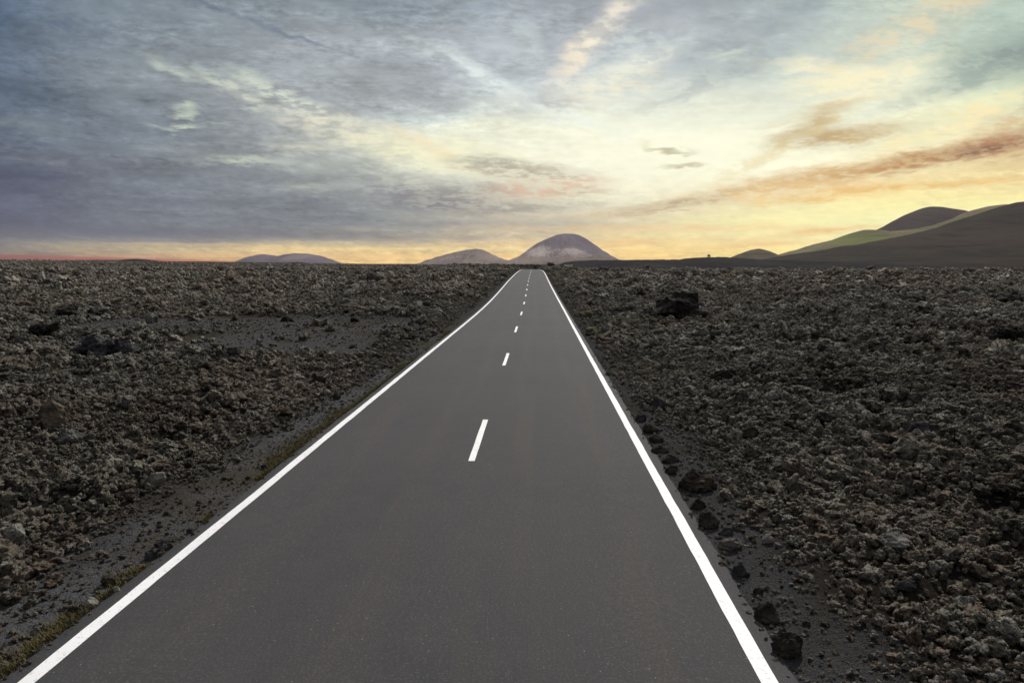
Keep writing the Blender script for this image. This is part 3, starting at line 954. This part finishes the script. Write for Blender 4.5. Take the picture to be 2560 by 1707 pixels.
    for (a, e) in (((.1, 0, 1.0), (1.0, .3, 2.6)), ((.15, 0, 1.3), (-1.1, -.2, 2.7)), ((.1, 0, 1.8), (.3, .6, 3.6))):
        v, f = tube([a, tuple((np.array(a) + np.array(e)) / 2 + np.array([0, 0, .15])), e], [.18, .12, .05], 6)
        mesh_obj('limb', v, f, bark, tr)
    lob = [(0, 0, 3.6, 1.1), (-.9, .2, 3.0, .9), (1.0, 0, 2.9, .9), (.2, -.5, 2.4, 1.0), (.6, .3, 3.9, .7), (-1.4, 0, 2.5, .6), (1.5, 0, 2.3, .6), (-.2, .6, 4.3, .6)]
    v, f = leaf_cloud(1500, lob, .2)
    mesh_obj('crown', v, f, leaf_dark, t)
    tag(t, 'lone dark tree on the low terrace against the sunset sky', 'tree')


# ------------------------------------------------------------------ sky
SKY_ROWS = {
    648: [(118, 84, 84), (182, 138, 104), (228, 184, 122), (245, 206, 130), (248, 208, 134), (253, 212, 130), (255, 224, 132), (255, 234, 142), (255, 242, 152)],
    618: [(126, 122, 116), (182, 168, 132), (216, 192, 140), (228, 204, 145), (238, 210, 152), (252, 218, 142), (255, 232, 150), (255, 244, 160), (255, 247, 166)],
    598: [(100, 101, 110), (120, 120, 125), (142, 137, 130), (168, 159, 141), (206, 188, 155), (240, 213, 152), (255, 235, 164), (255, 250, 180), (255, 252, 178)],
    560: [(78, 84, 105), (104, 112, 124), (114, 121, 131), (132, 137, 141), (176, 171, 158), (222, 205, 172), (254, 240, 186), (255, 250, 198), (255, 249, 186)],
    500: [(78, 84, 108), (107, 115, 127), (124, 131, 139), (146, 151, 154), (188, 184, 166), (244, 235, 200), (252, 236, 186), (253, 234, 170), (255, 238, 170)],
    400: [(90, 99, 119), (124, 132, 140), (146, 152, 156), (182, 188, 180), (226, 228, 208), (255, 253, 222), (255, 252, 218), (247, 233, 186), (232, 206, 158)],
    345: [(90, 102, 121), (119, 129, 139), (146, 152, 156), (206, 209, 194), (240, 242, 220), (253, 252, 226), (250, 250, 218), (246, 240, 198), (226, 222, 180)],
    300: [(92, 105, 122), (122, 132, 142), (150, 156, 160), (182, 190, 189), (212, 222, 217), (226, 236, 224), (234, 239, 214), (242, 240, 206), (224, 228, 190)],
    200: [(92, 106, 123), (132, 141, 149), (154, 161, 166), (168, 174, 179), (182, 188, 193), (188, 197, 200), (202, 214, 207), (214, 225, 208), (188, 203, 185)],
    90: [(86, 103, 124), (128, 140, 150), (144, 153, 159), (158, 166, 172), (168, 175, 181), (176, 182, 187), (186, 196, 194), (206, 216, 199), (176, 193, 181)],
    -20: [(80, 98, 121), (116, 131, 143), (132, 145, 155), (142, 154, 163), (156, 165, 173), (160, 169, 177), (178, 191, 190), (200, 211, 196), (184, 201, 187)],
}

# single clouds: (px, py, half length, half width, tilt deg, colour, strength, break-up 0..1)
SKY_CLOUDS = [
    (1640, 375, 420, 120, 5, (255, 254, 228), .85, .2), (2150, 540, 380, 40, 3, (255, 248, 172), .7, .3),
    (1490, 95, 112, 26, 49, (250, 240, 220), 1.0, .65), (1435, 140, 40, 26, 40, (240, 226, 200), .6, .7),
    (1575, 175, 105, 22, 20, (242, 243, 226), .95, .7), (1510, 225, 90, 30, 15, (244, 236, 212), .75, .8), (1570, 120, 60, 40, 30, (214, 222, 218), .7, .9),
    (1325, 105, 26, 44, 10, (202, 214, 210), .75, .7),
    (1180, 175, 110, 20, -24, (218, 228, 226), .95, .7), (1310, 235, 120, 16, -27, (234, 243, 240), 1.0, .55), (1430, 292, 110, 13, -20, (244, 248, 234), .95, .5),
    (2080, 172, 120, 16, -6, (255, 248, 212), .95, .5), (2160, 205, 110, 34, 6, (255, 248, 210), .95, .5), (2200, 185, 110, 16, 14, (250, 240, 200), .7, .6), (2150, 236, 60, 16, 10, (252, 244, 206), .7, .6),
    (2330, 45, 130, 32, 26, (240, 216, 178), .8, .85), (2200, 95, 150, 26, 30, (226, 218, 184), .6, .8), (2050, 110, 160, 18, 30, (196, 208, 192), .5, .8),
    (1830, 130, 30, 9, 20, (225, 230, 214), .7, .3), (1935, 145, 20, 6, -8, (222, 228, 210), .6, .3),
    (2470, 240, 190, 40, 22, (230, 235, 196), .5, .6), (2380, 310, 200, 16, 22, (253, 236, 180), .7, .8), (2470, 280, 120, 10, 20, (255, 238, 190), .6, .8),
    (430, 172, 46, 13, -26, (214, 222, 205), .8, .6), (565, 215, 66, 16, -30, (216, 224, 204), .75, .85), (600, 250, 50, 12, -14, (226, 226, 204), .6, .6),
    (690, 230, 95, 22, -26, (220, 228, 210), .8, .95), (770, 265, 80, 18, -18, (222, 230, 212), .65, .95),
    (455, 266, 22, 9, -6, (205, 214, 196), .8, .3), (458, 284, 20, 8, 0, (205, 214, 196), .8, .3), (456, 314, 22, 7, 0, (206, 216, 198), .85, .3), (398, 320, 24, 6, -14, (186, 198, 186), .6, .4), (422, 331, 16, 6, 0, (200, 212, 198), .6, .3),
    (545, 310, 36, 6, 0, (182, 192, 184), .6, .5),
    (850, 318, 110, 32, -14, (236, 226, 204), .6, .7), (960, 345, 180, 34, -14, (240, 240, 210), .5, .6), (1130, 390, 170, 34, -8, (252, 248, 208), .8, .4), (760, 372, 60, 12, 0, (222, 220, 196), .75, .6), (1080, 365, 80, 14, -26, (248, 226, 186), .6, .5),
    (620, 400, 80, 9, -2, (206, 216, 194), .7, .7), (760, 418, 90, 9, -8, (196, 210, 196), .6, .7), (760, 468, 40, 8, 0, (190, 200, 184), .6, .5),
    (60, 310, 80, 16, -6, (128, 140, 144), .6, .6), (300, 120, 160, 24, -12, (142, 152, 156), .5, .7), (250, 45, 60, 24, 10, (132, 146, 156), .6, .9),
    # darker clouds
    (150, 70, 140, 34, -14, (78, 95, 120), .6, .8), (560, 25, 150, 8, -20, (88, 104, 130), .65, .5), (740, 88, 120, 4, -19, (112, 124, 142), .6, .5),
    (40, 440, 260, 32, 2, (74, 78, 102), .75, .6), (20, 550, 230, 22, 0, (78, 83, 105), .55, .6), (380, 580, 560, 12, -1, (88, 94, 112), .85, .35),
    (520, 440, 230, 20, 0, (104, 110, 124), .5, .7), (500, 505, 230, 9, 0, (98, 105, 120), .6, .8), (900, 440, 200, 22, -4, (120, 127, 135), .5, .8),
    (1080, 505, 160, 26, -3, (118, 119, 128), .9, .7), (980, 470, 130, 14, 0, (126, 130, 138), .6, .85), (1200, 480, 110, 18, 0, (146, 140, 138), .85, .75), (1130, 560, 260, 14, 0, (136, 136, 138), .6, .7),
    (1240, 405, 75, 16, -3, (160, 166, 156), .8, .7), (1330, 432, 110, 20, -6, (176, 160, 144), .85, .75), (1370, 470, 110, 22, 4, (232, 190, 158), .8, .8), (1290, 520, 160, 14, 3, (158, 150, 142), .8, .7), (1450, 478, 70, 10, 0, (188, 174, 146), .6, .8),
    (1690, 378, 40, 6, -2, (190, 182, 150), .85, .4), (1630, 368, 18, 8, -30, (226, 216, 180), .5, .4), (1710, 413, 36, 5, 2, (190, 178, 146), .85, .4),
    (2090, 340, 110, 22, 6, (186, 158, 112), .95, .35), (2030, 310, 70, 22, 24, (200, 174, 124), .9, .4), (2160, 338, 60, 14, 4, (214, 186, 130), .7, .7), (1950, 375, 130, 16, 27, (232, 212, 156), .6, .95), (2040, 275, 110, 10, 12, (218, 200, 158), .7, .6),
    (2100, 432, 230, 17, 9, (208, 164, 104), .95, .5), (2300, 396, 150, 16, 15, (190, 142, 90), .95, .5), (1900, 462, 150, 18, 7, (230, 198, 142), .65, .6), (2030, 470, 210, 14, 5, (236, 196, 130), .7, .6),
    (2470, 368, 110, 20, 11, (152, 102, 72), .95, .45), (2540, 345, 70, 20, 8, (178, 122, 84), .8, .6), (2450, 372, 50, 6, 8, (116, 84, 78), .8, .5), (2530, 300, 70, 20, 15, (214, 166, 120), .6, .7),
    (2250, 468, 270, 9, 4, (236, 188, 106), .85, .5), (2010, 500, 130, 8, 3, (238, 194, 112), .8, .5),
    (1690, 508, 110, 13, 10, (184, 164, 128), .9, .6), (1620, 522, 120, 10, 6, (192, 168, 134), .8, .6), (1830, 490, 26, 7, 0, (246, 206, 140), .8, .3),
    (1540, 535, 230, 12, 2, (220, 196, 158), .5, .7), (1650, 570, 330, 10, 0, (238, 198, 138), .6, .6), (1560, 605, 260, 7, 1, (240, 190, 124), .6, .6), (2060, 578, 80, 8, 5, (242, 192, 116), .9, .4), (1900, 612, 120, 6, 3, (246, 196, 122), .7, .5),
    (2530, 140, 120, 40, 18, (132, 146, 144), .8, .6), (2420, 200, 160, 18, 18, (158, 174, 164), .6, .6), (1800, 190, 170, 24, 22, (158, 168, 172), .6, .7), (1900, 60, 190, 26, 24, (146, 156, 162), .6, .7),
    (1380, 250, 70, 22, -10, (166, 166, 172), .6, .8), (1100, 250, 170, 24, -6, (158, 160, 166), .5, .7),
    # low bands over the horizon
    (1000, 622, 260, 3.5, 0, (250, 220, 150), .6, .4), (500, 612, 160, 4, -1, (224, 186, 140), .6, .4), (860, 640, 300, 5, 0, (244, 196, 134), .6, .4),
    (20, 643, 210, 5, -1.2, (120, 46, 48), 1.0, .1), (330, 650, 260, 4.5, -1.5, (168, 72, 62), .95, .2), (640, 657, 160, 3.5, -1, (214, 120, 96), .6, .3),
]

SKY_XS = [0, 320, 640, 960, 1280, 1600, 1920, 2240, 2560]


def overhead(nt, g, sun_el, sun_az):
    """away from the sunset: pale broken cloud over the physical sky"""
    sky = nt.new('ShaderNodeTexSky', sky_type='NISHITA')
    sky.sun_disc = False; sky.sun_elevation = sun_el; sky.sun_rotation = sun_az
    nish = nt.gain(sky.outputs[0], .10)
    f = nt.noise(g, 3.0, 3, .6)
    over = nt.mix(nt.rng(f, .4, .62), (.78, .80, .86), (1.0, .99, .97))
    z = nt.sep(g)
    # dusk: the sky is brightest overhead and towards the sunset, dull low down behind
    lift = nt.rng(nt.m('ADD', z[2], nt.m('MULTIPLY', z[1], .25)), -.1, .95, .12, 1.0)
    return nt.gain(nt.mix(.8, nish, over), nt.m('MULTIPLY', lift, SKY_OVER))


def sunset(nt, g, feats, sun_el, sun_az):
    """the part of the sky towards the sunset, with the clouds listed"""
    s = nt.sep(g)
    dy = nt.m('MAXIMUM', s[1], .25)
    u0 = nt.m('DIVIDE', s[0], dy); v0 = nt.m('MAXIMUM', nt.m('DIVIDE', s[2], dy), -.01)

    def noise(vec, scale, det, rough):
        nd = nt.new('ShaderNodeTexNoise', noise_dimensions='2D')
        nt.put(nd.inputs['Vector'], vec)
        nd.inputs['Scale'].default_value = scale; nd.inputs['Detail'].default_value = det; nd.inputs['Roughness'].default_value = rough
        return nd.outputs['Fac']
    # cloud deck coordinates: the deck is a level sheet seen in perspective
    k = nt.m('DIVIDE', 1.0, nt.m('ADD', v0, .13))
    P = nt.comb(nt.m('MULTIPLY', u0, k), k, 0)
    P2 = nt.vm('ADD', P, (31.7, 12.3, 0))
    ws = [nt.m('SUBTRACT', noise(q, .9, 2, .55), .5) for q in (P, P2)]
    ws2 = [nt.m('SUBTRACT', noise(q, 3.2, 3, .6), .5) for q in (P, P2)]
    u = nt.m('ADD', u0, nt.m('ADD', nt.m('MULTIPLY', ws[0], .22), nt.m('MULTIPLY', ws2[0], .10)))
    sv = nt.m('MULTIPLY', v0, nt.m('ADD', nt.m('MULTIPLY', ws[1], .42), nt.m('MULTIPLY', ws2[1], .20)))
    v = nt.m('ADD', v0, sv)
    umin, umax = uv(-60, 600)[0], uv(2620, 600)[0]
    fac = nt.rng(u, umin, umax, 0, 1, False)
    col = None; pv = None
    for y, cols in SKY_ROWS.items():
        stops = [((uv(x, 600)[0] - umin) / (umax - umin), srgb(c)) for x, c in zip(SKY_XS, cols)]
        rc = nt.ramp(fac, stops, 'LINEAR')
        vy = uv(1346, y)[1]
        col = rc if col is None else nt.mix(nt.rng(v, pv, vy, 0, 1, False), col, rc)
        pv = vy
    # cloud texture of the deck
    f1 = noise(nt.vm('ADD', P, nt.comb(nt.m('MULTIPLY', ws2[0], .5), nt.m('MULTIPLY', ws2[1], .5), 0)), 2.3, 6, .62)
    Pr = nt.new('ShaderNodeMapping'); nt.put(Pr.inputs['Vector'], P)
    Pr.inputs['Rotation'].default_value = (0, 0, math.radians(35)); Pr.inputs['Scale'].default_value = (1.0, 3.0, 1)
    f2 = noise(Pr.outputs[0], 2.2, 6, .62)
    f3 = noise(P, 11, 3, .6)
    # finer texture laid out on the dome itself
    Q = nt.comb(nt.m('ADD', u0, nt.m('MULTIPLY', v0, .5)), nt.m('MULTIPLY', v0, 2.5), 0)
    f4 = noise(nt.vm('ADD', Q, (2.7, 4.1, 0)), 5.5, 7, .6)
    sh = nt.m('ADD', nt.m('MULTIPLY', nt.m('SUBTRACT', f1, .5), .55), nt.m('MULTIPLY', nt.m('SUBTRACT', f2, .5), .3))
    sh = nt.m('ADD', sh, nt.m('MULTIPLY', nt.m('SUBTRACT', f4, .5), .65))
    sh = nt.m('ADD', sh, nt.m('MULTIPLY', nt.m('SUBTRACT', f3, .5), .30))
    rip = noise(nt.comb(nt.m('ADD', u0, nt.m('MULTIPLY', v0, .7)), nt.m('MULTIPLY', v0, 3.2), 0), 46, 4, .68)
    sh = nt.m('ADD', sh, nt.m('MULTIPLY', nt.m('SUBTRACT', rip, .5), nt.rng(f2, .38, .62, .3, 1.15)))
    sh = nt.m('ADD', sh, nt.m('MULTIPLY', nt.m('SUBTRACT', noise(nt.vm('ADD', Q, (7.3, 1.9, 0)), 14, 4, .6), .5), .5))
    # the bright clear part near the sun carries less cloud texture
    amt = nt.rng(u0, -.25, .35, 1.0, .5)
    col = nt.gain(col, nt.m('ADD', 1.0, nt.m('MULTIPLY', sh, amt)))
    br = nt.m('ADD', nt.m('MULTIPLY', f4, .55), nt.m('MULTIPLY', f2, .45))
    br2 = nt.m('ADD', nt.m('MULTIPLY', noise(Q, 30, 4, .62), .55), nt.m('MULTIPLY', f3, .45))
    brk = nt.rng(nt.m('ADD', nt.m('MULTIPLY', br, .38), nt.m('MULTIPLY', br2, .62)), .445, .56)
    # gentler warp for the single clouds keeps them where they belong
    fu = nt.m('ADD', u0, nt.m('ADD', nt.m('MULTIPLY', ws2[0], .035), nt.m('MULTIPLY', nt.m('SUBTRACT', f4, .5), .05)))
    fv = nt.m('ADD', v0, nt.m('MULTIPLY', nt.m('ADD', ws2[1], nt.m('SUBTRACT', f3, .5)), nt.m('MULTIPLY', nt.m('MINIMUM', v0, .2), .11)))
    pv_ = nt.comb(fu, fv, 1.0)
    pix = 1.0 / F
    for (px, py, L_, W_, ang, c, st, bk) in feats:
        # the tiny dependence on the colour so far makes the renderer work the clouds out one after another
        ser = nt.new('ShaderNodeVectorMath', operation='MULTIPLY_ADD')
        nt.put(ser.inputs[0], col); ser.inputs[1].default_value = (1e-9, 0, 0); nt.put(ser.inputs[2], pv_)
        U, V = uv(px, py)
        ca, sa = math.cos(math.radians(ang)), math.sin(math.radians(ang))
        A = (ca / (L_ * pix), sa / (L_ * pix)); W_ = W_ * .85
        B = (-sa / (W_ * pix), ca / (W_ * pix))
        a = nt.vm('DOT_PRODUCT', ser.outputs[0], (A[0], A[1], -A[0] * U - A[1] * V), out=1)
        b = nt.vm('DOT_PRODUCT', ser.outputs[0], (B[0], B[1], -B[0] * U - B[1] * V), out=1)
        e = nt.m('MULTIPLY_ADD', nt.m('MULTIPLY_ADD', a, a, nt.m('MULTIPLY', b, b)), -.22, 1.0, clamp=True)
        mask = nt.m('MULTIPLY', nt.m('MULTIPLY', e, e), nt.m('MULTIPLY_ADD', brk, st * bk, st * (1 - bk)))
        col = nt.mix(mask, col, srgb(c))
    up = nt.rng(v0, uv(1346, -60)[1], .75)
    behind = nt.rng(s[1], .5, .27)
    return nt.mix(nt.m('MAXIMUM', up, behind), col, overhead(nt, g, sun_el, sun_az))


def build_sky(sun_el, sun_az):
    """The sunset half of the sky is cut into tiles, each holding only the clouds that reach it: the renderer skips the tiles a ray does not meet."""
    w = bpy.data.worlds.new('World'); sc.world = w; w.use_nodes = True
    nt = NT(w.node_tree)
    w.node_tree.nodes.remove(w.node_tree.nodes['Background'])
    out = w.node_tree.nodes['World Output']
    g = nt.new('ShaderNodeTexCoord').outputs['Generated']
    s = nt.sep(g)
    dy = nt.m('MAXIMUM', s[1], .25)
    U = nt.m('DIVIDE', s[0], dy); V = nt.m('DIVIDE', s[2], dy)

    def backdrop(col):
        bg = nt.new('ShaderNodeBackground'); nt.put(bg.inputs['Color'], col); return bg.outputs[0]

    def reach(ft, lo, hi, vlo, vhi):
        px, py, L_, W_, ang, *_r = ft
        a = math.radians(ang); R = 2.5 / F
        ex = R * math.hypot(L_ * math.cos(a), W_ * math.sin(a)) + .03
        ey = R * math.hypot(L_ * math.sin(a), W_ * math.cos(a)) + .015
        u_, v_ = uv(px, py)
        return u_ + ex > lo and u_ - ex < hi and v_ + ey > vlo and v_ - ey < vhi

    def switch(test, a, b):
        mx = nt.new('ShaderNodeMixShader'); nt.l.new(test, mx.inputs[0]); nt.l.new(a, mx.inputs[1]); nt.l.new(b, mx.inputs[2])
        return mx.outputs[0]

    def split(lo, hi, vlo, vhi, depth):
        if depth == 0:
            ft = [f for f in SKY_CLOUDS if reach(f, lo, hi, vlo, vhi)]
            return backdrop(sunset(nt, g, ft, sun_el, sun_az))
        if depth % 2 == 0:
            m_ = .5 * (max(lo, -.85) + min(hi, .75))
            return switch(nt.m('GREATER_THAN', U, m_), split(lo, m_, vlo, vhi, depth - 1), split(m_, hi, vlo, vhi, depth - 1))
        m_ = .5 * (max(vlo, 0) + min(vhi, .38))
        return switch(nt.m('GREATER_THAN', V, m_), split(lo, hi, vlo, m_, depth - 1), split(lo, hi, m_, vhi, depth - 1))
    front = split(-9, 9, -9, 9, SKY_DEPTH)
    away = nt.m('MAXIMUM', nt.m('GREATER_THAN', V, .75), nt.m('LESS_THAN', s[1], .27))
    nt.l.new(switch(away, front, backdrop(overhead(nt, g, sun_el, sun_az))), out.inputs['Surface'])
    w.cycles.sampling_method = 'MANUAL'; w.cycles.sample_map_resolution = 512


SKY_OVER = .62
SKY_DEPTH = 0
HAZE = .00004
SUN_EL, SUN_AZ = math.radians(41), math.radians(20)

build_sky(SUN_EL, SUN_AZ)
sl = bpy.data.lights.new('sun', 'SUN'); sl.energy = 3.6; sl.angle = math.radians(1.5); sl.color = (1.0, .95, .88)
so = bpy.data.objects.new('sun', sl); COL.objects.link(so)
sd = Vector((math.sin(SUN_AZ) * math.cos(SUN_EL), math.cos(SUN_AZ) * math.cos(SUN_EL), math.sin(SUN_EL)))
so.rotation_euler = sd.to_track_quat('Z', 'Y').to_euler()

build_ground()
build_road()
av = boulders()
build_rubble(av)
build_hills()
build_plants()

# thin dusk air over the whole plain
me = bpy.data.meshes.new('haze')
hx, y0, y1, z0, z1 = 4950, -60, 5750, -8, 200
me.from_pydata([(x, y, z) for x in (-hx, hx) for y in (y0, y1) for z in (z0, z1)], [],
               [(0, 1, 3, 2), (4, 6, 7, 5), (0, 4, 5, 1), (2, 3, 7, 6), (0, 2, 6, 4), (1, 5, 7, 3)])
ho = bpy.data.objects.new('haze', me); COL.objects.link(ho)
hm = bpy.data.materials.new('haze_air'); hm.use_nodes = True
hn = hm.node_tree.nodes; hn.remove(hn['Principled BSDF'])
pvn = hn.new('ShaderNodeVolumePrincipled'); pvn.inputs['Density'].default_value = HAZE
pvn.inputs['Color'].default_value = (.92, .88, .88, 1); pvn.inputs['Anisotropy'].default_value = .3
hm.node_tree.links.new(pvn.outputs[0], hn['Material Output'].inputs['Volume'])
me.materials.append(hm); tag(ho, kind='stuff')

cam = bpy.data.cameras.new('camera'); cam.lens = 24.0; cam.sensor_width = 36.0; cam.clip_end = 20000; cam.clip_start = .1
co = bpy.data.objects.new('camera', cam); COL.objects.link(co)
co.location = (0, 0, H); co.rotation_euler = (math.pi / 2 - PITCH, 0, YAW)
sc.camera = co
sc.view_settings.view_transform = 'Standard'; sc.view_settings.look = 'None'
sc.view_settings.exposure = 0; sc.view_settings.gamma = 1
sc.cycles.max_bounces = 3; sc.cycles.diffuse_bounces = 2
sc.cycles.use_adaptive_sampling = True; sc.cycles.adaptive_threshold = .015; sc.cycles.adaptive_min_samples = 16
